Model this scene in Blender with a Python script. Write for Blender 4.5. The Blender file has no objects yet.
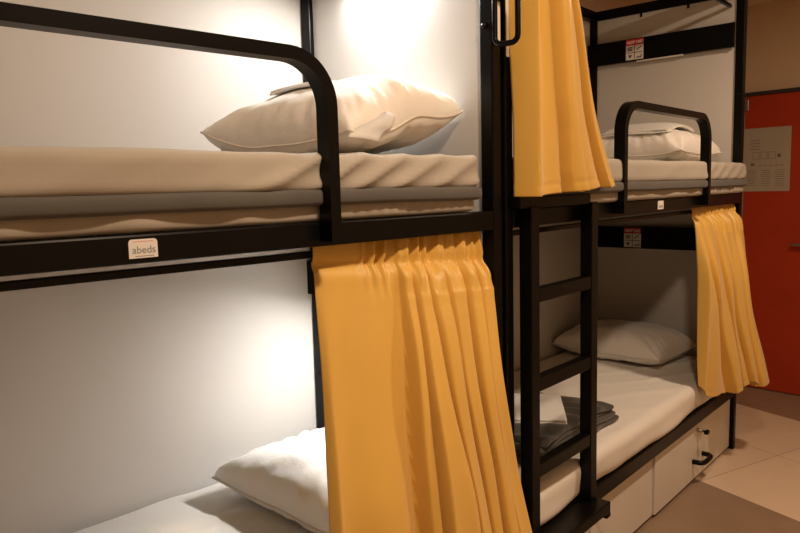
import bpy, bmesh, math, random
from mathutils import Vector, Matrix, noise
random.seed(7)
PI = math.pi
K = 1.2 / 1.1                      # everything is drawn in 1/K metres and enlarged at the end
scn = bpy.context.scene
C = scn.collection

# ------------------------------------------------------------------ materials
def principled(name, col, rough=.6, metal=0., spec=.5, sheen=0., sub=0.):
    m = bpy.data.materials.new(name); m.use_nodes = True
    b = m.node_tree.nodes['Principled BSDF']
    b.inputs['Base Color'].default_value = (*col, 1)
    b.inputs['Roughness'].default_value = rough
    if sub:
        b.inputs['Subsurface Weight'].default_value = sub; b.inputs['Subsurface Radius'].default_value = (.06, .05, .04); b.inputs['Subsurface Scale'].default_value = 1.
    b.inputs['Metallic'].default_value = metal
    b.inputs['Specular IOR Level'].default_value = spec
    if sheen:
        b.inputs['Sheen Weight'].default_value = sheen
    return m

def noisy(m, scale=8., amount=.06, bump=.0, bscale=200., detail=4, stretch=(1, 1, 1)):
    """slight colour mottling plus a fine bump, both in object space"""
    nt = m.node_tree; b = nt.nodes['Principled BSDF']
    tc = nt.nodes.new('ShaderNodeTexCoord'); mp = nt.nodes.new('ShaderNodeMapping')
    mp.inputs['Scale'].default_value = stretch
    nt.links.new(tc.outputs['Object'], mp.inputs['Vector'])
    n = nt.nodes.new('ShaderNodeTexNoise'); n.inputs['Scale'].default_value = scale; n.inputs['Detail'].default_value = detail
    nt.links.new(mp.outputs['Vector'], n.inputs['Vector'])
    col = b.inputs['Base Color'].default_value[:3]
    r = nt.nodes.new('ShaderNodeValToRGB')
    r.color_ramp.elements[0].position = .3; r.color_ramp.elements[1].position = .7
    r.color_ramp.elements[0].color = (*[c * (1 - amount) for c in col], 1)
    r.color_ramp.elements[1].color = (*[min(1, c * (1 + amount)) for c in col], 1)
    nt.links.new(n.outputs['Fac'], r.inputs['Fac']); nt.links.new(r.outputs['Color'], b.inputs['Base Color'])
    if bump:
        n2 = nt.nodes.new('ShaderNodeTexNoise'); n2.inputs['Scale'].default_value = bscale; n2.inputs['Detail'].default_value = 3
        nt.links.new(mp.outputs['Vector'], n2.inputs['Vector'])
        bp = nt.nodes.new('ShaderNodeBump'); bp.inputs['Strength'].default_value = bump; bp.inputs['Distance'].default_value = .002
        nt.links.new(n2.outputs['Fac'], bp.inputs['Height']); nt.links.new(bp.outputs['Normal'], b.inputs['Normal'])
    return m

def emitter(name, col, s):
    m = bpy.data.materials.new(name); m.use_nodes = True; nt = m.node_tree
    nt.nodes.remove(nt.nodes['Principled BSDF'])
    e = nt.nodes.new('ShaderNodeEmission'); e.inputs['Color'].default_value = (*col, 1); e.inputs['Strength'].default_value = s
    nt.links.new(e.outputs[0], nt.nodes['Material Output'].inputs['Surface'])
    return m

M = {}
M['black'] = noisy(principled('black_powder_coat', (.003, .0029, .0027), .32, 0, .17), 30, .1, .03, 900)
M['board'] = noisy(principled('white_board', (.605, .585, .555), .45, 0, .4), 3, .015, .02, 300)
M['panel_black'] = noisy(principled('black_board', (.003, .0029, .0027), .5, 0, .12), 30, .1, .03, 900)
M['sheet'] = noisy(principled('white_cotton', (.80, .77, .72), .85, 0, .2, .15), 5, .02, .25, 700)
M['cover'] = noisy(principled('beige_mattress_cover', (.43, .395, .34), .85, 0, .2, .12), 5, .03, .25, 700)
M['band'] = noisy(principled('grey_mattress_ticking', (.105, .099, .090), .85, 0, .2, .15), 12, .06, .25, 800)
M['pillow'] = noisy(principled('pillow_cotton', (.88, .85, .80), .8, 0, .2, .2, .45), 5, .02, .9, 38)
M['piping'] = principled('pillow_piping', (.78, .72, .64), .8)
M['curtain'] = noisy(principled('yellow_curtain', (.74, .450, .088), .40, 0, .45, .25), 6, .03, .18, 900, stretch=(1, 1, .3))
M['blanket'] = noisy(principled('grey_blanket', (.070, .066, .060), .95, 0, .1, .3), 14, .25, .5, 300)
M['drawer'] = noisy(principled('white_drawer_front', (.72, .68, .62), .5, 0, .4), 4, .02, .02, 300)
M['wall'] = noisy(principled('cream_wall_paint', (.68, .53, .365), .8, 0, .2), 5, .03, .1, 250)
M['ceil'] = noisy(principled('ceiling_paint', (.76, .61, .43), .85, 0, .2), 5, .03, .1, 250)
M['door'] = noisy(principled('red_door_paint', (.42, .040, .010), .45, 0, .35), 4, .05, .03, 300)
M['trim'] = principled('dark_door_trim', (.03, .028, .026), .5)
M['steel'] = principled('brushed_metal', (.5, .48, .45), .35, 1.)
M['paper'] = noisy(principled('paper', (.42, .37, .29), .8), 3, .03)
M['ink'] = principled('grey_ink', (.17, .135, .10), .8)
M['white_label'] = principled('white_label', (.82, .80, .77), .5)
M['label_text'] = principled('label_text', (.20, .25, .28), .6)
M['label_pink'] = principled('label_pink', (.75, .35, .32), .6)
M['sticker_red'] = principled('sticker_red', (.55, .02, .015), .5)
M['sticker_dark'] = principled('sticker_dark', (.07, .05, .04), .6)
M['light_off'] = principled('light_diffuser', (.75, .72, .66), .3)
M['light_on'] = emitter('light_diffuser_lit', (1, .95, .88), 14)

def floor_material():
    m = principled('floor_tiles', (.5, .4, .3), .38, 0, .4); nt = m.node_tree; b = nt.nodes['Principled BSDF']
    tc = nt.nodes.new('ShaderNodeTexCoord'); sx = nt.nodes.new('ShaderNodeSeparateXYZ')
    nt.links.new(tc.outputs['Object'], sx.inputs[0])
    def mth(op, a, bb=None, c=None):
        n = nt.nodes.new('ShaderNodeMath'); n.operation = op
        for i, v in enumerate((a, bb, c)):
            if v is None: continue
            if isinstance(v, (int, float)): n.inputs[i].default_value = v
            else: nt.links.new(v, n.inputs[i])
        return n.outputs[0]
    T = .545 * K
    def axis(cx, cy, off):
        s = mth('ADD', mth('MULTIPLY', sx.outputs[0], cx), mth('MULTIPLY', sx.outputs[1], cy))
        return mth('DIVIDE', mth('SUBTRACT', s, off * K), T)
    n = axis(.965, -.26, 1.487); t = axis(.26, .965, .525)
    def seam(a):
        f = mth('FRACT', a); d = mth('MINIMUM', f, mth('SUBTRACT', 1., f))
        return mth('LESS_THAN', d, .004)
    line = mth('MAXIMUM', seam(n), seam(t))
    cell = mth('FLOOR', n)
    # bands of brown tiles alternate with two rows of beige ones
    brown = mth('LESS_THAN', mth('MODULO', mth('ADD', cell, 30.), 4.), 2.)
    cid = nt.nodes.new('ShaderNodeCombineXYZ')
    nt.links.new(cell, cid.inputs[0]); nt.links.new(mth('FLOOR', t), cid.inputs[1])
    wn = nt.nodes.new('ShaderNodeTexWhiteNoise'); wn.noise_dimensions = '3D'; nt.links.new(cid.outputs[0], wn.inputs['Vector'])
    ns = nt.nodes.new('ShaderNodeTexNoise'); ns.inputs['Scale'].default_value = 7; ns.inputs['Detail'].default_value = 6
    nt.links.new(tc.outputs['Object'], ns.inputs['Vector'])
    def mix(f, a, bcol):
        x = nt.nodes.new('ShaderNodeMix'); x.data_type = 'RGBA'
        if isinstance(f, (int, float)): x.inputs[0].default_value = f
        else: nt.links.new(f, x.inputs[0])
        for i, v in ((6, a), (7, bcol)):
            if isinstance(v, tuple): x.inputs[i].default_value = (*v, 1)
            else: nt.links.new(v, x.inputs[i])
        return x.outputs[2]
    beige = mix(ns.outputs['Fac'], (.64, .50, .365), (.74, .59, .44))
    brn = mix(ns.outputs['Fac'], (.24, .165, .11), (.32, .225, .155))
    col = mix(brown, beige, brn)
    col = mix(mth('MULTIPLY', wn.outputs['Value'], .12), col, (.35, .26, .18))
    col = mix(mth('MULTIPLY', line, .65), col, (.16, .12, .08))
    nt.links.new(col, b.inputs['Base Color'])
    return m
M['floor'] = floor_material()

# ------------------------------------------------------------------ mesh helpers
def box(bm, x0, x1, y0, y1, z0, z1, bev=.0, seg=2):
    mt = Matrix.Translation(((x0 + x1) / 2, (y0 + y1) / 2, (z0 + z1) / 2)) @ Matrix.Diagonal((x1 - x0, y1 - y0, z1 - z0, 1))
    r = bmesh.ops.create_cube(bm, size=1, matrix=mt)
    if bev:
        ed = list({e for v in r['verts'] for e in v.link_edges})
        bmesh.ops.bevel(bm, geom=ed, offset=bev, segments=seg, affect='EDGES', profile=.5)
    return bm

def tube(bm, pts, r, n=10, closed=False, cap=True):
    rings = []; P = [Vector(p) for p in pts]; m = len(P)
    up = None
    for i, p in enumerate(P):
        if closed: t = (P[(i + 1) % m] - P[i - 1])
        else: t = P[min(i + 1, m - 1)] - P[max(i - 1, 0)]
        t.normalize()
        if up is None:
            up = Vector((0, 0, 1)) if abs(t.z) < .9 else Vector((1, 0, 0))
        a = t.cross(up); a.normalize(); bb = a.cross(t); bb.normalize(); up = bb
        rr = r[i] if isinstance(r, (list, tuple)) else r
        rings.append([bm.verts.new(p + a * rr * math.cos(2 * PI * k / n) + bb * rr * math.sin(2 * PI * k / n)) for k in range(n)])
    for i in range(m if closed else m - 1):
        A = rings[i]; B = rings[(i + 1) % m]
        for k in range(n):
            bm.faces.new((A[k], A[(k + 1) % n], B[(k + 1) % n], B[k]))
    if not closed and cap:
        bm.faces.new(rings[0][::-1]); bm.faces.new(rings[-1])
    return bm

def prism_xz(bm, pts, y0, y1, bev=0):
    """outline in the x-z plane given thickness along y"""
    a = [bm.verts.new((x, y0, z)) for x, z in pts]; b = [bm.verts.new((x, y1, z)) for x, z in pts]
    n = len(pts); f = [bm.faces.new(a), bm.faces.new(b[::-1])]
    for i in range(n): f.append(bm.faces.new((a[i], b[i], b[(i + 1) % n], a[(i + 1) % n])))
    return bm

def obj(name, bm, mat, parent=None, smooth=False, angle=None):
    bmesh.ops.recalc_face_normals(bm, faces=bm.faces[:])
    me = bpy.data.meshes.new(name); bm.to_mesh(me); bm.free()
    mats = mat if isinstance(mat, (list, tuple)) else [mat]
    for m in mats: me.materials.append(m)
    if smooth:
        for p in me.polygons: p.use_smooth = True
        if angle:
            me.set_sharp_from_angle(angle=math.radians(angle))
    o = bpy.data.objects.new(name, me); C.objects.link(o)
    if parent: o.parent = parent
    return o

def new(): return bmesh.new()
def tag(o, label, cat, group=None):
    o['label'] = label; o['category'] = cat
    if group: o['group'] = group
    return o
def thing(name, label, cat, loc=(0, 0, 0), rz=0, group=None):
    o = bpy.data.objects.new(name, None); C.objects.link(o); o.empty_display_size = .1
    o.location = loc; o.rotation_euler = (0, 0, rz)
    return tag(o, label, cat, group)
def struct(name, bm, mat, parent=None, smooth=False):
    o = obj(name, bm, mat, parent, smooth)
    if parent is None: o['kind'] = 'structure'
    return o

def text_mesh(bm, s, size, origin, xdir, zdir, depth=.0006, bold=.0):
    """flat lettering merged into bm; text x runs along xdir, its up along zdir"""
    cu = bpy.data.curves.new('lettering', 'FONT'); cu.body = s; cu.size = size; cu.align_x = 'CENTER'; cu.align_y = 'CENTER'
    cu.extrude = depth / 2; cu.offset = bold
    o = bpy.data.objects.new('lettering', cu); C.objects.link(o)
    dg = bpy.context.evaluated_depsgraph_get(); dg.update()
    me = bpy.data.meshes.new_from_object(o.evaluated_get(dg))
    X = Vector(xdir).normalized(); Z = Vector(zdir).normalized(); N = X.cross(Z)
    mt = Matrix(((X.x, Z.x, N.x, origin[0]), (X.y, Z.y, N.y, origin[1]), (X.z, Z.z, N.z, origin[2]), (0, 0, 0, 1)))
    me.transform(mt); bm.from_mesh(me)
    bpy.data.objects.remove(o); bpy.data.curves.remove(cu); bpy.data.meshes.remove(me)
    return bm

def fbm(x, y, z, s=1.):
    return noise.noise(Vector((x * s, y * s, z * s))) + .5 * noise.noise(Vector((x * s * 2.1 + 5, y * s * 2.1, z * s * 2.1)))
def smooth01(t):
    t = max(0., min(1., t)); return t * t * (3 - 2 * t)
def path(knots, v):
    """smooth interpolation through (v, (x, y, z)) knots"""
    n = len(knots)
    for i in range(n - 1):
        if v <= knots[i + 1][0] or i == n - 2: break
    v0, p1 = knots[i]; v1, p2 = knots[i + 1]
    p0 = knots[i - 1][1] if i else p1; p3 = knots[i + 2][1] if i + 2 < n else p2
    t = max(0, min(1, (v - v0) / (v1 - v0)))
    out = []
    for a, b, c, d in zip(p0, p1, p2, p3):
        out.append(.5 * (2 * b + (c - a) * t + (2 * a - 5 * b + 4 * c - d) * t * t + (3 * b - a - 3 * c + d) * t ** 3))
    return Vector(out)

# ------------------------------------------------------------------ soft goods
def rbox(bm, x0, x1, y0, y1, z0, z1, r, res=.02, disp=None):
    """rounded dense box, optionally displaced point by point"""
    c = Vector(((x0 + x1) / 2, (y0 + y1) / 2, (z0 + z1) / 2)); h = Vector(((x1 - x0) / 2, (y1 - y0) / 2, (z1 - z0) / 2))
    N = [max(4, int(round(2 * h[i] / res))) for i in range(3)]
    cache = {}
    def vert(i, j, k):
        key = (i, j, k)
        if key in cache: return cache[key]
        p = Vector([-h[a] + 2 * h[a] * q / N[a] for a, q in enumerate(key)])
        # squeeze grid lines so that the rounded edge gets some
        inn = Vector([max(-(h[a] - r), min(h[a] - r, p[a])) for a in range(3)])
        d = p - inn
        if d.length > 1e-9:
            on = [abs(abs(p[a]) - h[a]) < 1e-6 for a in range(3)]
            p = inn + d.normalized() * r
            nrm = d.normalized()
        else: nrm = Vector((0, 0, 1))
        p = p + c
        if disp: p = disp(p, nrm)
        cache[key] = bm.verts.new(p); return cache[key]
    for a in range(3):
        b_, c_ = (a + 1) % 3, (a + 2) % 3
        for side in (0, N[a]):
            for i in range(N[b_]):
                for j in range(N[c_]):
                    q = []
                    for di, dj in ((0, 0), (1, 0), (1, 1), (0, 1)):
                        key = [0, 0, 0]; key[a] = side; key[b_] = i + di; key[c_] = j + dj
                        q.append(vert(*key))
                    if side == 0: q = q[::-1]
                    bm.faces.new(q)
    return bm

def pillow_h(u, v, seed, T):
    a = max(0., 1 - abs(u) ** 3.2); b = max(0., 1 - abs(v) ** 3.2)
    e = (a * b) ** .37
    return T * e * (1 - .10 * (u * u + v * v))

def pillow(name, label, LX, LY, T, loc, rz, seed, tilt=0., parent_mat='pillow', group=None, flap=False, tagside=False, low=.24, bump=0.):
    root = thing(name, label, 'pillow', loc, rz, group)
    n = 56; bm = new(); rim = []
    def pos(u, v, top):
        x = LX / 2 * u * (1 - .075 * (1 - v * v) * abs(u) ** 3) ; y = LY / 2 * v * (1 - .06 * (1 - u * u) * abs(v) ** 3)
        cz = low * T + .03 * T * (u * u * v * v) * 3 + bump * (.35 + .65 * max(0, -v)) * math.exp(-((u - .25) / .5) ** 2) + .3 * bump * u + bump * .8 * max(0, -u * v) ** 2 + .04 * T * fbm(u * 1.4, v * 1.4, seed)
        e = pillow_h(u, v, seed, T)
        w = .0
        # puckers that run in from the seams
        ed = max(abs(u), abs(v)); k = smooth01((ed - .45) / .5) * smooth01((1 - ed) / .06)
        ang = math.atan2(v, u)
        w = k * .085 * T * fbm(ang * 7, seed, ed * 1.2) + .035 * T * fbm(u * 2.2, v * 2.2, seed + 3)
        if top: z = cz + e * (1 - low) + w * (e > 0)
        else: z = cz - e * low * 1.05 + w * .5 * (e > 0)
        if tilt: z += tilt * u * LX / 2
        return Vector((x, y, max(z, .001)))
    def grid(top):
        g = [[None] * (n + 1) for _ in range(n + 1)]
        for i in range(n + 1):
            for j in range(n + 1):
                u = math.sin((i / n - .5) * PI) * .35 + (i / n * 2 - 1) * .65
                v = math.sin((j / n - .5) * PI) * .35 + (j / n * 2 - 1) * .65
                edge = i in (0, n) or j in (0, n)
                if edge and not top: g[i][j] = gt[i][j]
                else: g[i][j] = bm.verts.new(pos(u, v, top))
        for i in range(n):
            for j in range(n):
                q = (g[i][j], g[i + 1][j], g[i + 1][j + 1], g[i][j + 1])
                bm.faces.new(q if top else q[::-1])
        return g
    gt = grid(True); grid(False)
    loop = [gt[i][0].co.copy() for i in range(n + 1)] + [gt[n][j].co.copy() for j in range(1, n + 1)] + \
           [gt[i][n].co.copy() for i in range(n - 1, -1, -1)] + [gt[0][j].co.copy() for j in range(n - 1, 0, -1)]
    body = obj('pillowcase', bm, M[parent_mat], root, True)
    p = new(); tube(p, loop, .0032, 6, closed=True)
    obj('seam_piping', p, M['piping'], root, True)
    if flap:      # loose corner of the pillowcase standing out at the near corner
        b = new(); ca, sa = math.cos(rz), math.sin(rz); W = 10; vs = []
        def loc_(p):
            x, y, z = p[0] - loc[0], p[1] - loc[1], p[2] - loc[2]
            return Vector((ca * x + sa * y, -sa * x + ca * y, z))
        c00, c10, c11, c01 = [loc_(p) for p in ((-.425, .050, 1.4165), (-.325, .062, 1.409), (-.248, .085, 1.468), (-.292, .100, 1.478))]
        for i in range(W + 1):
            row = []
            for j in range(W + 1):
                p_, q_ = i / W, j / W
                P = c00.lerp(c01, p_).lerp(c10.lerp(c11, p_), q_)
                P += Vector((0, -.010, .004)) * math.sin(PI * q_) * (.4 + .6 * p_) + Vector((0, .003, .003)) * math.sin(p_ * 7)
                row.append(b.verts.new(P))
            vs.append(row)
        for i in range(W):
            for j in range(W): b.faces.new((vs[i][j], vs[i + 1][j], vs[i + 1][j + 1], vs[i][j + 1]))
        o = obj('pillowcase_flap', b, M[parent_mat], root, True)
        o.modifiers.new('thickness', 'SOLIDIFY').thickness = .002
    if tagside:
        b = new(); zz = loop[0].z
        box(b, -LX / 2 * .935, -LX / 2 * .935 + .0018, LY * .30, LY * .385, .006, zz + .010, .0006, 1)
        o = obj('sewn_tag', b, M[parent_mat], root)
        o.rotation_euler = (0, 0, 0)
    return root

def sheet_front(p, nrm, seed, amp, y_front, x_head):
    """pulled folds across the front of a fitted sheet"""
    f = max(0., -nrm.y)
    s = p.x * 1.0 - p.z * 3.2
    right = smooth01((p.x - (x_head - .75)) / .35)
    fold = math.sin(s * (15 + 0 * right) + 2.2 * fbm(p.x * 1.3, seed, p.z * 2)) * (1 - right) + right * math.sin((p.x - p.z * 1.9) * 52 + 2.5 * fbm(p.x * 2.3, seed, p.z * 2))
    gate = .35 + .65 * smooth01(.5 + fbm(p.x * 1.1 + 7, seed, 0) * .9)
    fade = smooth01((p.x - (x_head - 1.0)) / .5) * .75 + .25
    d = amp * fade * gate * (abs(fold) ** 1.6 * (1 if fold > 0 else -.35) - .2) + amp * .55 * fbm(p.x * 3, seed + 4, p.z * 6)
    return Vector((p.x, p.y - f * d, p.z + .35 * d * max(0, nrm.z)))

def upper_mattress(label, loc, rz, seed, x0, x1, y0, gath):
    root = thing('mattress', label, 'mattress', loc, rz, 'mattresses on the upper bunks')
    y1 = .715
    # lower gathered skirt of the sheet
    def ruff(p, n):
        f = max(0, -n.y); s = smooth01((p.x - x1 + .55) / .2)
        w = .010 * fbm(p.x * 7, seed, p.z * 5) + s * gath * math.sin(p.x * 190 + 3 * fbm(p.x * 5, seed, 0))
        return Vector((p.x, p.y - f * w + .003, p.z + f * .004 * fbm(p.x * 6, seed + 9, 0) * (p.z > 1.262)))
    b = new(); rbox(b, x0 + .008, x1 - .006, y0 + .006, y1 - .02, 1.2445, 1.283, .014, .008, ruff)
    obj('bottom_sheet', b, M['cover'], root, True)
    def bandd(p, n):
        return Vector((p.x, p.y - max(0, -n.y) * .002 * fbm(p.x * 4, seed, 0), p.z + .0025 * fbm(p.x * 2.2, seed, 2) - .002))
    b = new(); rbox(b, x0 - .004, x1 + .002, y0 - .008, y1, 1.276, 1.309, .011, .012, bandd)
    rbox(b, x0 + .02, x1 - .03, .075, y1 - .03, 1.2085, 1.262, .012, .04)
    obj('mattress_core', b, M['band'], root, True)
    def top(p, n):
        q = sheet_front(p, n, seed, .0125 if gath < .003 else .0045, y0, x1)
        if n.z > .3: q.z += .004 * fbm(p.x * 3, p.y * 3, seed)
        return q
    b = new(); rbox(b, x0, x1, y0 - .004, y1 - .002, 1.303, 1.379, .018, .008, top)
    obj('fitted_sheet', b, M['cover'], root, True)
    return root

def lower_mattress(label, loc, rz, seed, x0, x1):
    root = thing('mattress', label, 'mattress', loc, rz, 'mattresses on the lower bunks')
    y0, y1 = .010, .757
    b = new(); rbox(b, x0 + .01, x1 - .01, y0 + .012, y1 - .01, .288, .40, .03, .03)
    obj('mattress_core', b, M['band'], root, True)
    def top(p, n):
        f = max(0, -n.y)
        low = smooth01((.41 - p.z) / .1)
        w = .010 * math.sin(p.x * 9 + p.z * 16 + 3 * fbm(p.x * 1.2, seed, 0)) + .007 * fbm(p.x * 5, seed, p.z * 9)
        q = Vector((p.x, p.y - f * (w * (.4 + .6 * low)), p.z))
        if p.z < .36: q.z += .010 * fbm(p.x * 3.1, seed + 2, 0)
        if n.z > .3:
            q.z += .003 * fbm(p.x * 3, p.y * 4, seed) + .0070 * (max(0, math.sin((p.x * .55 + p.y * 1.0) * 34 + 2 * fbm(p.x * 2, p.y * 2, seed))) ** 2) * smooth01(.3 + fbm(p.x * 1.8, p.y * 1.8, seed + 5))
        return q
    b = new(); rbox(b, x0, x1, y0 - .020, y1 - .002, .326, .449, .036, .0115, top)
    obj('fitted_sheet', b, M['sheet'], root, True)
    return root

def curtain(name, label, loc, rz, Lk, Rk, pleats, depth, seed, pleats_low=None, nv=110, head=.0, group='yellow bunk curtains', skew=.35, hem=None, side=None):
    """gathered curtain; Lk/Rk are knots for its two side edges, pleats the fold widths"""
    root = thing(name, label, 'curtain', loc, rz, group)
    nu = 320
    def cum(pl):
        e = [0]
        for w in pl: e.append(e[-1] + w / sum(pl))
        return e
    e0 = cum(pleats); e1 = cum(pleats_low or pleats)
    rnd = random.Random(seed); dep = [depth * (.75 + .5 * rnd.random()) for _ in pleats]
    bm = new(); g = []
    for j in range(nv + 1):
        v = j / nv; A = path(Lk, v); B = path(Rk, v); row = []
        dirx = (B - A); dirx.z = 0; dirx.normalize(); nrm = Vector((dirx.y, -dirx.x, 0))
        tt = smooth01((v - .1) / .9); edges = [a * (1 - tt) + b * tt for a, b in zip(e0, e1)]
        for i in range(nu + 1):
            u = i / nu
            k = max(q for q in range(len(pleats)) if u >= edges[q] - 1e-6)
            wk = edges[k + 1] - edges[k]; p = (u - edges[k]) / wk
            grow = smooth01((v - head * .7) / .42)
            sk = p + skew * .16 * math.sin(2 * PI * p)
            sk = min(1, max(0, sk)); arch = .5 * math.sin(PI * sk) + .5 * (1 - abs(2 * sk - 1) ** 3.5)
            d = dep[k] * (min(1.0, .62 + wk * 2.6) if wk < .25 else max(.42, 1.0 - (wk - .25) * 4)) * arch * (.38 + .62 * grow)
            wob = (.013 * fbm(u * 4, v * 1.6, seed) + .006 * math.sin(u * 31 + 2 * fbm(u * 2, v * 1.2, seed + 5))) * smooth01((v - .06) / .3)
            sx = u + (wk * math.sin(2 * PI * p - .9) * -.11 - .11 * wk * math.sin(.9)) * grow + .010 * fbm(u * 3 + 9, v * 2, seed) * smooth01(u / .05) * smooth01((1 - u) / .05)
            # the gathered heading on its rod
            hd = 1 - smooth01((v - head) / .035) if head else 0
            hr = 1 - smooth01((v - head * .9) / .10) if head else 0
            ruf = hr * smooth01((u - .16) / .18) * (.008 * math.sin(2 * PI * (u * 13 + 1.6 * fbm(u * 4, v * 2, seed))) + .005 * fbm(u * 34, v * 9, seed + 2))
            pinch = math.exp(-((v - head) / .010) ** 2) * .008 if head else 0
            crease = .0025 * math.exp(-((v - .957) / .004) ** 2)
            P = A.lerp(B, sx) + nrm * (d * (1 - .7 * hd) + wob + ruf - pinch - crease)
            if hem: P.z += hem(u) * smooth01((v - .3) / .7)
            P.z += .006 * fbm(u * 6, 3, seed) * smooth01((v - .9) / .1)
            P.z -= .0 if not head else .0
            row.append(bm.verts.new(P))
        g.append(row)
    for j in range(nv):
        for i in range(nu):
            bm.faces.new((g[j][i], g[j][i + 1], g[j + 1][i + 1], g[j + 1][i]))
    o = obj('curtain_cloth', bm, M['curtain'], root, True)
    o.modifiers.new('thickness', 'SOLIDIFY').thickness = .0022
    return root

# ------------------------------------------------------------------ bunk bed
BL = 2.028           # length over the posts
PW, PD = .034, .040  # post section
def bunk(name, label, loc, rz, lit, ladder, post_strips):
    R = thing(name, label, 'bunk bed', loc, rz, 'black metal bunk beds along the wall')
    def part(n, bm, m='black', par=None, smooth=False, label=None):
        o = obj(n, bm, M[m] if isinstance(m, str) else m, par or R, smooth)
        if label: o['label'] = label
        return o
    TZ = 2.190; YB = .722
    for x in (0, BL - PW):
        for y in (0, YB):
            p = part('post', box(new(), x, x + PW, y, y + PD, 0, TZ, .004))
            for z in (1.695, .70):
                if x > 0:
                    b = new(); tube(b, [(x - .012, y + PD / 2, z), (x - .006, y + PD / 2, z), (x, y + PD / 2, z)], [.005, .0075, .0075], 10)
                    part('bolt', b, 'black', p, True)
    xi0, xi1 = PW, BL - PW
    for y in (.002, YB + .002):                       # long rails, top to bottom
        part('top_rail', box(new(), xi0, xi1, y, y + .036, TZ - .048, TZ, .003))
        part('upper_side_rail', box(new(), xi0, xi1, y - .002, y + .03, 1.195, 1.243, .004))
        part('lower_side_rail', box(new(), xi0, xi1, y - .002, y + .03, .269, .324, .004))
    for x in (.002, BL - PW + .002):                  # end rails
        t = part('end_top_rail', box(new(), x, x + .03, PD, YB, TZ - .048, TZ, .003))
        if x > 1:
            for y in (.26, .49):
                b = new(); tube(b, [(x + .008, y, TZ - .048), (x + .008, y, TZ - .066)], .006, 10); part('bolt', b, 'black', t, True)
        part('end_rail', box(new(), x, x + .03, PD, YB, 1.195, 1.24, .003))
        part('end_rail', box(new(), x, x + .03, PD, YB, .269, .32, .003))
    part('head_panel', box(new(), BL - PW + .010, BL - PW + .024, PD, YB, .32, TZ - .048), 'board', label='white board closing the head end')
    part('back_panel', box(new(), xi0, xi1, YB + PD + .001, YB + PD + .013, .02, TZ - .048), 'board', label='white board along the wall side')
    # slatted bases
    for z in (1.198, .273):
        s = new()
        box(s, xi0 + .002, xi1 - .002, .080, YB, z, z + .010, .002)
        part('bed_base', s)
    # curtain rods
    for z in (1.169, 2.092):
        part('curtain_rod', box(new(), xi0, xi1, .058, .073, z - .002, z + .0125, .002))
    # guard rail, one bent flat tube
    o = []; rr = .105; th = .0245; x0, x1, z0, z1 = (.628 if ladder else .60), (1.456 if ladder else 1.473), 1.206, 1.567
    def arcs(off):
        a, b2, t, r = x0 + off, x1 - off, z1 - off, rr - off
        q = [(a, z0)] + [(a + r - r * math.cos(k / 12 * PI / 2), t - r + r * math.sin(k / 12 * PI / 2)) for k in range(13)]
        q += [(b2 - r + r * math.sin(k / 12 * PI / 2), t - r + r * math.cos(k / 12 * PI / 2)) for k in range(13)] + [(b2, z0)]
        return q
    A, B = arcs(0), arcs(th); bm = new(); F = []
    for y in (-.037, -.001):
        F.append([[bm.verts.new((x, y, z)) for x, z in q] for q in (A, B)])
    n = len(A)
    for i in range(n - 1):
        for q in (((0, 0), (0, 1)), ((1, 1), (1, 0)), ((1, 0), (0, 0)), ((0, 1), (1, 1))):
            (a, b_), (c, d) = q
            bm.faces.new((F[a][b_][i], F[a][b_][i + 1], F[c][d][i + 1], F[c][d][i]))
    for i in (0, n - 1): bm.faces.new((F[0][0][i], F[0][1][i], F[1][1][i], F[1][0][i]))
    lng = [e for e in bm.edges if len(e.link_faces) == 2 and e.calc_face_angle(0) > 1.2]
    bmesh.ops.bevel(bm, geom=lng, offset=.004, segments=2, affect='EDGES')
    g = obj('guard_rail', bm, M['black'], R, True, 40)
    # black head boards that carry the reading light and the warning sticker
    for z, on in ((1.910, lit), (.966, lit)):
        xf = BL - PW - .022
        hb = part('light_board', box(new(), xf, xf + .020, .045, .765, z, z + .110, .002), 'panel_black')
        part('end_cap', box(new(), xf - .001, xf + .021, .043, .047, z - .001, z + .111, .0008), 'black', hb)
        part('light_strip', box(new(), xf + .001, xf + .017, .27, .50, z - .007, z, .002), 'light_on' if on else 'light_off', hb,
             label='lit reading light strip' if on else 'unlit reading light strip')
        sx = xf - .0012; ya, yb = .463, .553; za, zb = z + .006, z + .106
        st = part('warning_sticker', box(new(), sx, sx + .0012, ya, yb, za, zb), 'white_label', hb, label='small white sticker with a red header and four pictograms')
        part('sticker_header', box(new(), sx - .0005, sx + .0001, ya, yb, zb - .030, zb), 'sticker_red', st)
        b = new(); text_mesh(b, 'NOT USE', .019, (sx - .0009, (ya + yb) / 2, zb - .016), (0, -1, 0), (0, 0, 1), .0004, .0006); part('sticker_lettering', b, 'white_label', st)
        b = new(); s2 = sx - .0006
        box(b, s2, s2 + .0005, (ya + yb) / 2 - .0015, (ya + yb) / 2 + .0015, za + .004, zb - .032)
        box(b, s2, s2 + .0005, ya + .006, yb - .006, za + .033, za + .036)
        for (cy, cz, kind) in ((ya + .068, za + .052, 0), (ya + .022, za + .052, 1), (ya + .068, za + .016, 2), (ya + .022, za + .016, 3)):
            if kind == 0:
                for dz in (-.006, .001, .008): box(b, s2, s2 + .0005, cy - .012, cy + .012, cz + dz - .0022, cz + dz + .0022)
            elif kind == 1:
                for q in range(8): box(b, s2, s2 + .0005, cy - .012 + q * .003, cy - .008 + q * .003, cz + .006 - q * .002, cz + .011 - q * .002)
            elif kind == 2:
                for q in range(5): box(b, s2, s2 + .0005, cy - .010 + q * .002, cy + .010 - q * .002, cz + .005 - q * .003, cz + .008 - q * .003)
            else:
                box(b, s2, s2 + .0005, cy - .013, cy + .013, cz - .008, cz - .003); box(b, s2, s2 + .0005, cy - .013, cy - .009, cz - .003, cz + .008)
        part('pictograms', b, 'sticker_dark', st)
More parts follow.
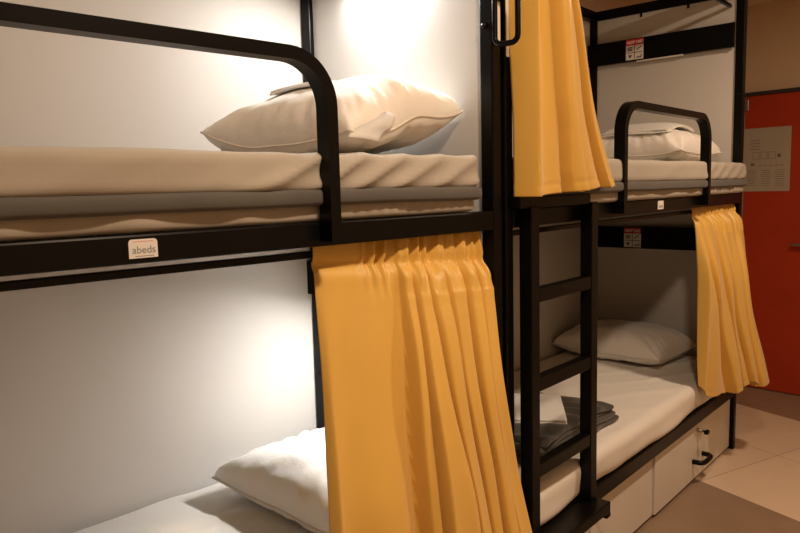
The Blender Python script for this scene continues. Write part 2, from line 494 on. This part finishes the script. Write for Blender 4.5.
    # maker's label on the upper rail
    lx0, lx1 = 1.065, 1.113
    b = new(); prism_xz(b, [(lx0, 1.2045), (lx1, 1.2045), (lx1, 1.229)] +
        [(lx1 - .006 + .006 * math.cos(a * PI / 8), 1.229 + .006 * math.sin(a * PI / 8)) for a in range(1, 5)] +
        [(lx0 + .006 - .006 * math.sin(a * PI / 8), 1.229 + .006 * math.cos(a * PI / 8)) for a in range(0, 4)] + [(lx0, 1.229)], -.0016, 0)
    if ladder:
        b.free(); b = box(new(), .998, 1.050, -.0016, 0, 1.205, 1.236)
    lab = part('name_label', b, 'white_label', label='small white maker label')
    b = new()
    if ladder: text_mesh(b, 'abeds', .016, (1.024, -.0019, 1.216), (1, 0, 0), (0, 0, 1), .0004)
    else: text_mesh(b, 'abeds', .0172, ((lx0 + lx1) / 2 + .001, -.0019, 1.2175), (1, 0, 0), (0, 0, 1), .0004, -.0001)
    part('label_lettering', b, 'label_text', lab)
    if not ladder:
        b = new(); box(b, lx0 + .007, lx1 - .007, -.0019, -.0015, 1.2308, 1.2318); part('label_arc', b, 'label_pink', lab)
        b = new()
        for q in range(9): box(b, lx0 + .010 + q * .0035, lx0 + .0125 + q * .0035, -.0019, -.0015, 1.2068, 1.2082)
        part('label_small_print', b, 'label_text', lab)
    # two drawers
    mid = 1.062
    for a, c in ((xi0 + .003, mid - .005), (mid + .003, xi1 - .003)):
        dy = .027 if a < .5 else .019
        d = new(); box(d, a, c, dy, dy + .018, .014, .264, .0015)
        box(d, a + .02, c - .02, dy + .018, .66, .03, .24)
        D = part('drawer', d, 'drawer', label='white drawer under the lower bunk')
        x = (a + c) / 2 + .016; hz = .098
        pts = [(x - .062, .026, hz), (x - .058, -.012, hz), (x - .046, -.022, hz), (x - .02, -.026, hz), (x + .02, -.026, hz), (x + .046, -.022, hz), (x + .058, -.012, hz), (x + .062, .026, hz)]
        h = new(); tube(h, pts, .0108, 10); part('drawer_handle', h, 'black', D, True, 'black bow handle')
        h = new(); tube(h, [(x - .012, .026, .226), (x - .012, -.004, .226)], .0085, 12); lk = part('drawer_lock', h, 'steel', D, True)
        h = new(); tube(h, [(x - .012, -.003, .226), (x - .012, -.014, .226)], .003, 8); box(h, x - .026, x + .004, -.030, -.012, .216, .232, .004); part('key', h, 'black', lk, True)
    if ladder:
        b = new()
        for sx in (.056, .398): box(b, sx, sx + .042, -.040, -.002, .295, 1.250, .003)
        box(b, .010, .398, -.036, -.002, 1.2455, 1.276, .003)
        Ld = part('ladder', b, 'black', label='black ladder hooked to the foot end')
        for z in (1.012, .768, .527): part('rung', box(new(), .098, .398, -.038, -.006, z - .019, z + .019, .003), 'black', Ld)
        part('step', box(new(), .050, .446, -.084, -.003, .293, .328, .004), 'black', Ld)
    if post_strips:   # white strips on the post faces, the farther one with a printed mark
        if ladder:
            b = box(new(), .004, .031, -.0012, .0005, 1.625, 1.93); p = part('post_strip', b, 'white_label', label='plain white strip on the post')
            b = new(); text_mesh(b, '8', .020, (.0205, -.0016, 1.638), (1, 0, 0), (0, 0, 1), .0004, .0006); part('label_lettering', b, 'sticker_dark', p)
        else:
            b = box(new(), BL - PW + .004, BL - .003, -.0012, .0005, 1.66, 1.752, .0); part('post_strip', b, 'white_label', label='plain white strip on the post')
            # bent grab handle on the front post
            hx = BL - PW; pts = []
            a0, a1, zb, zt, r = Vector((hx + .002, -.007, 0)), Vector((hx + .011, -.069, 0)), 1.645, 1.775, .018
            ctr = [(0, zb), (1, zb), (1, zt), (0, zt)]
            Lh = (a1 - a0).length
            for ci, (sx, sz) in enumerate(((0, zb), (1, zb), (1, zt), (0, zt))):
                cx = r if sx == 0 else Lh - r; cz = zb + r if sz == zb else zt - r
                st = {0: PI, 1: -PI / 2, 2: 0, 3: PI / 2}[ci]
                for k in range(7):
                    an = st + k / 6 * PI / 2
                    s = cx + r * math.cos(an); z = cz + r * math.sin(an)
                    q = a0.lerp(a1, s / Lh); pts.append((q.x, q.y, z))
            h = new(); tube(h, pts, .0070, 12, closed=True); part('grab_handle', h, 'black', None, True, 'black looped grab handle on the front post')
    return R

O1 = (-(BL - PW), 0, 0)
A2 = math.atan(.0798); O2 = (.0505, 0, 0)
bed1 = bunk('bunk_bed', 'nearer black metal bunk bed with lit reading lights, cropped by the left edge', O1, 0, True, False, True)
bed2 = bunk('bunk_bed', 'farther black metal bunk bed with a ladder, standing next to the red door', O2, A2, False, True, True)

upper_mattress('upper mattress of the nearer bunk bed, white sheet with grey band, behind its guard rail', O1, 0, 3.1, .045, 1.936, -.006, .0012)
upper_mattress('upper mattress of the farther bunk bed, white sheet with grey band near the red door', O2, A2, 8.4, .045, 1.985, -.026, .008)
lower_mattress('lower mattress in white sheet behind the big curtain at the bottom left', O1, 0, 5.3, .04, 1.985)
lower_mattress('lower mattress in white sheet above the drawers and behind the ladder', O2, A2, 12.7, .04, 1.965)

# ------------------------------------------------------------------ pillows
def at1(x, y, z): return (x, y, z)
def at2(x, y, z):
    c, s = math.cos(A2), math.sin(A2)
    return (O2[0] + c * x - s * y, O2[1] + s * x + c * y, z)
PIL = 'pillows at the head ends'
p1 = pillow('pillow', 'plump cream pillow with loose flap on the nearer upper bunk',   .41, .55, .180, at1(-.232, .350, 1.381), math.radians(5), 2.2, group=PIL, flap=True, tagside=True, bump=.045)
p2 = pillow('pillow', 'white pillow under a folded sheet on the farther upper bunk', .42, .50, .165, at2(1.742, .335, 1.381), 0, 6.1, group=PIL)
p3 = pillow('pillow', 'white pillow lit from behind the big curtain at the bottom left', .42, .56, .15, at1(-.235, .385, .452), math.radians(3), 9.4, group=PIL)
p4 = pillow('pillow', 'white pillow in shadow on the farther lower bunk beyond the ladder',   .40, .56, .165, at2(1.755, .455, .452), 0, 14.2, group=PIL)

def folded_on_pillow(label, root, LX, LY, T, x0, x1, y0, y1, seed, lift, low=.24, rz=0, flat=.9):
    """folded linen that lies over a pillow's crown"""
    o = thing('folded_sheet', label, 'folded sheet', tuple(root.location), root.rotation_euler.z + rz, 'folded linen on the upper pillows')
    def ph(x, y):
        u = max(-1, min(1, x / (LX / 2))); v = max(-1, min(1, y / (LY / 2)))
        return low * T + pillow_h(u, v, seed, T) * (1 - low)
    for li in range(2):
        bm = new(); n = 26; g = []
        for i in range(n + 1):
            row = []
            for j in range(n + 1):
                s, t = i / n, j / n
                x = x0 + (x1 - x0) * s; y = y0 + (y1 - y0) * t
                z = max(ph(x, y), T * flat) + .007 + lift * math.sin(PI * s) + .008 * li + .003 * fbm(x * 9, y * 9, li + seed)
                row.append(bm.verts.new((x + .008 * li, y + .006 * li, z)))
            g.append(row)
        for i in range(n):
            for j in range(n): bm.faces.new((g[i][j], g[i + 1][j], g[i + 1][j + 1], g[i][j + 1]))
        q = obj('linen_fold', bm, M['pillow'], o, True)
        md = q.modifiers.new('thickness', 'SOLIDIFY'); md.thickness = .006; md.offset = 0
        bv = q.modifiers.new('soft', 'BEVEL'); bv.width = .003; bv.segments = 2
    return o
folded_on_pillow('flat folded white sheet on the cream pillow of the nearer upper bunk', p1, .41, .55, .180, -.10, .10, -.06, .12, 2.2, .0)
folded_on_pillow('flat folded white sheet on the pillow of the farther upper bunk', p2, .42, .50, .165, -.17, .10, -.17, .15, 6.1, .012, flat=.80)

# ------------------------------------------------------------------ blanket and towel on the lower far bunk
bl = thing('folded_blanket', 'dark grey folded blanket lying on the lower bunk behind the ladder', 'blanket', at2(.555, .225, .451), A2 + math.radians(2))
for li, (ex, ey, z0, z1, dx) in enumerate(((.290, .165, .0, .020, 0), (.280, .160, .019, .039, .006), (.284, .150, .038, .056, -.004), (.268, .155, .055, .074, .004))):
    def fold(p, n, li=li):
        k = 1 + .03 * fbm(p.y * 5, li, 1)
        rip = .0055 * math.sin((p.x * 1.3 + p.y * .5) * 46 + 3 * fbm(p.x * 4, p.y * 4, li)) + .004 * fbm(p.x * 14, p.y * 14, li)
        tip = smooth01((p.x - .12) / .16)
        q = Vector((p.x * k + .012 * fbm(p.y * 4, li * 3, 0), p.y + .016 * fbm(p.x * 5, li * 5, 2), p.z))
        if li == 3 and n.z > .2: q.z += rip * 1.4
        q.z += .004 * fbm(p.x * 7, p.y * 7, li + 2) * (li > 0)
        q.z *= 1 - .25 * tip
        q.z = max(q.z, .0)
        return q
    b = new(); rbox(b, -ex + dx, ex + dx, -ey, ey, z0, z1, .0095, .009, fold)
    obj('blanket_fold', b, M['blanket'], bl, True)
tw = thing('folded_towel', 'small white folded towel lying on the dark grey blanket', 'towel', at2(.555, .233, .524), A2 + math.radians(33))
def tfold(p, n): return Vector((p.x, p.y, max(p.z + .002 * fbm(p.x * 8, p.y * 8, 4), -.004)))
for li in range(2):
    b = new(); rbox(b, -.15 + .004 * li, .15 - .004 * li, -.085, .085, .002 + li * .009, .0105 + li * .009, .004, .008, tfold); obj('towel_fold', b, M['pillow'], tw, True)

# ------------------------------------------------------------------ curtains
curtain('bunk_curtain', 'largest yellow curtain, hanging from the nearer upper rail in the centre', (0, 0, 0), 0,
    [(0, (-.533, .043, 1.208)), (.14, (-.538, .036, 1.10)), (.38, (-.566, -.005, .90)), (.72, (-.615, -.085, .66)), (1, (-.625, -.115, .43))],
    [(0, (-.008, .043, 1.208)), (.14, (-.020, .000, 1.07)), (.20, (-.026, -.008, 1.03)), (.45, (-.055, -.040, .82)), (.72, (-.038, -.068, .62)), (1, (-.030, -.115, .41))],
    [.42, .07, .09, .11, .12, .09, .10], .066, 11, [.39, .06, .20, .10, .06, .07, .12], head=.085, skew=.8)
curtain('bunk_curtain', 'yellow curtain of the farther upper bunk, hanging beside the post above the ladder', O2, A2,
    [(0, (.040, .000, 2.115)), (.4, (.018, -.006, 1.80)), (.8, (.014, -.008, 1.45)), (1, (.012, -.010, 1.276))],
    [(0, (.20, .000, 2.115)), (.35, (.252, -.008, 1.83)), (.7, (.355, -.022, 1.52)), (.92, (.435, -.030, 1.36)), (1, (.470, -.035, 1.296))],
    [.30, .22, .29, .19], .080, 23, [.33, .17, .34, .16], head=.07, skew=.8)
curtain('bunk_curtain', 'smaller yellow curtain at the head of the farther lower bunk, beside the red door', O2, A2,
    [(0, (1.462, .043, 1.208)), (.13, (1.430, .010, 1.09)), (.5, (1.410, -.010, .83)), (1, (1.412, -.018, .478))],
    [(0, (1.990, .043, 1.208)), (.13, (1.985, -.006, 1.08)), (.6, (1.930, -.052, .72)), (.9, (1.985, -.105, .455)), (1, (2.02, -.118, .372))],
    [.14, .24, .12, .22, .10, .22], .060, 31, [.40, .17, .10, .12, .08, .22], head=.075, skew=.8, hem=lambda u: -.055 * math.sin(PI * min(1, u / .64)) - .03 * max(0, math.sin(PI * (u - .64) / .36)))

# ------------------------------------------------------------------ room shell
XL, XR, YF, YW, H = -3.3, 3.19, -2.0, .962, 2.345
struct('floor', box(new(), XL, XR, YF, YW, -.05, 0), M['floor'])
struct('ceiling', box(new(), XL, XR, YF, YW, H, H + .05), M['ceil'])
struct('wall_back', box(new(), XL, XR, YW, YW + .08, 0, H), M['wall'])
struct('wall_front', box(new(), XL, XR, YF - .08, YF, 0, H), M['wall'])
struct('wall_left', box(new(), XL - .08, XL, YF, YW, 0, H), M['wall'])
struct('wall_right', box(new(), XR, XR + .08, YF, YW, 0, H), M['wall'])
dY0, dY1, dz = -.30, .555, 1.805
d = struct('door_1', box(new(), XR - .022, XR - .001, dY0, dY1, .006, dz, .002), M['door'])
b = new(); box(b, XR - .034, XR, dY0 - .03, dY1 + .02, dz, dz + .022, .002); box(b, XR - .034, XR, dY0 - .03, dY0 - .004, 0, dz, .002)
struct('trim_1', b, M['trim'])
b = new(); box(b, XR - .040, XR - .022, dY1 - .020, dY1 + .002, dz - .085, dz - .022, .002); o = obj('hinge', b, M['steel'], d)
b = new(); tube(b, [(XR - .022, .17, .915), (XR - .06, .17, .915)], .009, 10); tube(b, [(XR - .06, .165, .915), (XR - .062, .265, .915)], .011, 10); obj('door_handle', b, M['steel'], d, True)

n = thing('evacuation_plan', 'beige printed plan sheet taped to the red door', 'notice', (XR - .0235, .43, 1.42))
b = box(new(), -.0015, 0, -.135, .135, -.19, .19); pp = obj('paper_sheet', b, M['paper'], n)
b = new()
rnd = random.Random(3)
def dash(y, z, w, h): box(b, -.0022, -.0014, y - w / 2, y + w / 2, z - h / 2, z + h / 2)
for q in range(4): dash(.065, .115 - q * .017, .050 + .01 * (q % 2), .003)
obj('title_lines', b, M['ink'], pp); b = new()
for q in range(3):                       # plan drawing: a few rooms
    y = .075 - q * .045
    for a_ in (0, .036): dash(y - a_, .025, .002, .04)
    dash(y - .018, .045, .036, .002); dash(y - .018, .005, .036, .002)
dash(-.072, .022, .020, .020); dash(.076, -.028, .022, .016)
for q in range(5): dash(.03 - q * .03, -.036, .018, .004)
obj('plan_drawing', b, M['ink'], pp); b = new()
for c in range(3):
    for q in range(8): dash(.080 - c * .080, -.064 - q * .013, .040 + .018 * rnd.random(), .0025)
obj('text_columns', b, M['ink'], pp)

# ------------------------------------------------------------------ lights
def area(name, loc, size, power, col, rot=(0, 0, 0), shape='DISK', sy=None):
    l = bpy.data.lights.new(name, 'AREA'); l.shape = shape; l.size = size * K
    if sy: l.size_y = sy * K
    l.energy = power; l.color = col
    o = bpy.data.objects.new(name, l); C.objects.link(o); o.location = loc; o.rotation_euler = rot
    return o
WARM = (1.0, .735, .51)
area('ceiling_downlight', (-.50, -.88, H - .012), .15, 22, WARM)
area('ceiling_downlight', (1.35, -.72, H - .012), .15, 20, WARM)
LED = (1.0, .965, .93)
area('reading_light_glow', (-.014, .385, 1.900), .014, 5.6, LED, (0, .22, 0), 'RECTANGLE', .22)
area('reading_light_glow', (-.014, .385, .957), .014, 5.6, LED, (0, .22, 0), 'RECTANGLE', .22)
w = bpy.data.worlds.new('room_air'); scn.world = w; w.use_nodes = True
w.node_tree.nodes['Background'].inputs[0].default_value = (1, .8, .6, 1); w.node_tree.nodes['Background'].inputs[1].default_value = .02

# ------------------------------------------------------------------ camera
yaw, pit, rol, fpx = .8048, .1117, .0255, 700.4
f = Vector((math.cos(yaw) * math.cos(pit), math.sin(yaw) * math.cos(pit), -math.sin(pit)))
rt = Vector((math.sin(yaw), -math.cos(yaw), 0)); dn = f.cross(rt)
r2 = math.cos(rol) * rt + math.sin(rol) * dn; d2 = -math.sin(rol) * rt + math.cos(rol) * dn
cam = bpy.data.cameras.new('camera'); co = bpy.data.objects.new('camera', cam); C.objects.link(co)
cam.sensor_width = 36; cam.sensor_fit = 'HORIZONTAL'; cam.lens = fpx / 800 * 36; cam.clip_start = .02
mw = Matrix.Identity(4)
for i in range(3):
    mw[i][0] = r2[i]; mw[i][1] = -d2[i]; mw[i][2] = -f[i]
mw.translation = Vector((-1.38864, -1.1, 1.30614)); co.matrix_world = mw
scn.camera = co

# ------------------------------------------------------------------ to real size
S = Matrix.Scale(K, 4); done = set()
for o in bpy.data.objects:
    o.location = o.location * K
    if o.type == 'MESH' and o.data.name not in done:
        done.add(o.data.name); o.data.transform(S)
    for md in o.modifiers:
        if md.type == 'SOLIDIFY': md.thickness *= K

scn.view_settings.view_transform = 'Standard'; scn.view_settings.look = 'None'
scn.view_settings.gamma = 1; scn.view_settings.use_curve_mapping = False
scn.view_settings.exposure = 0.30
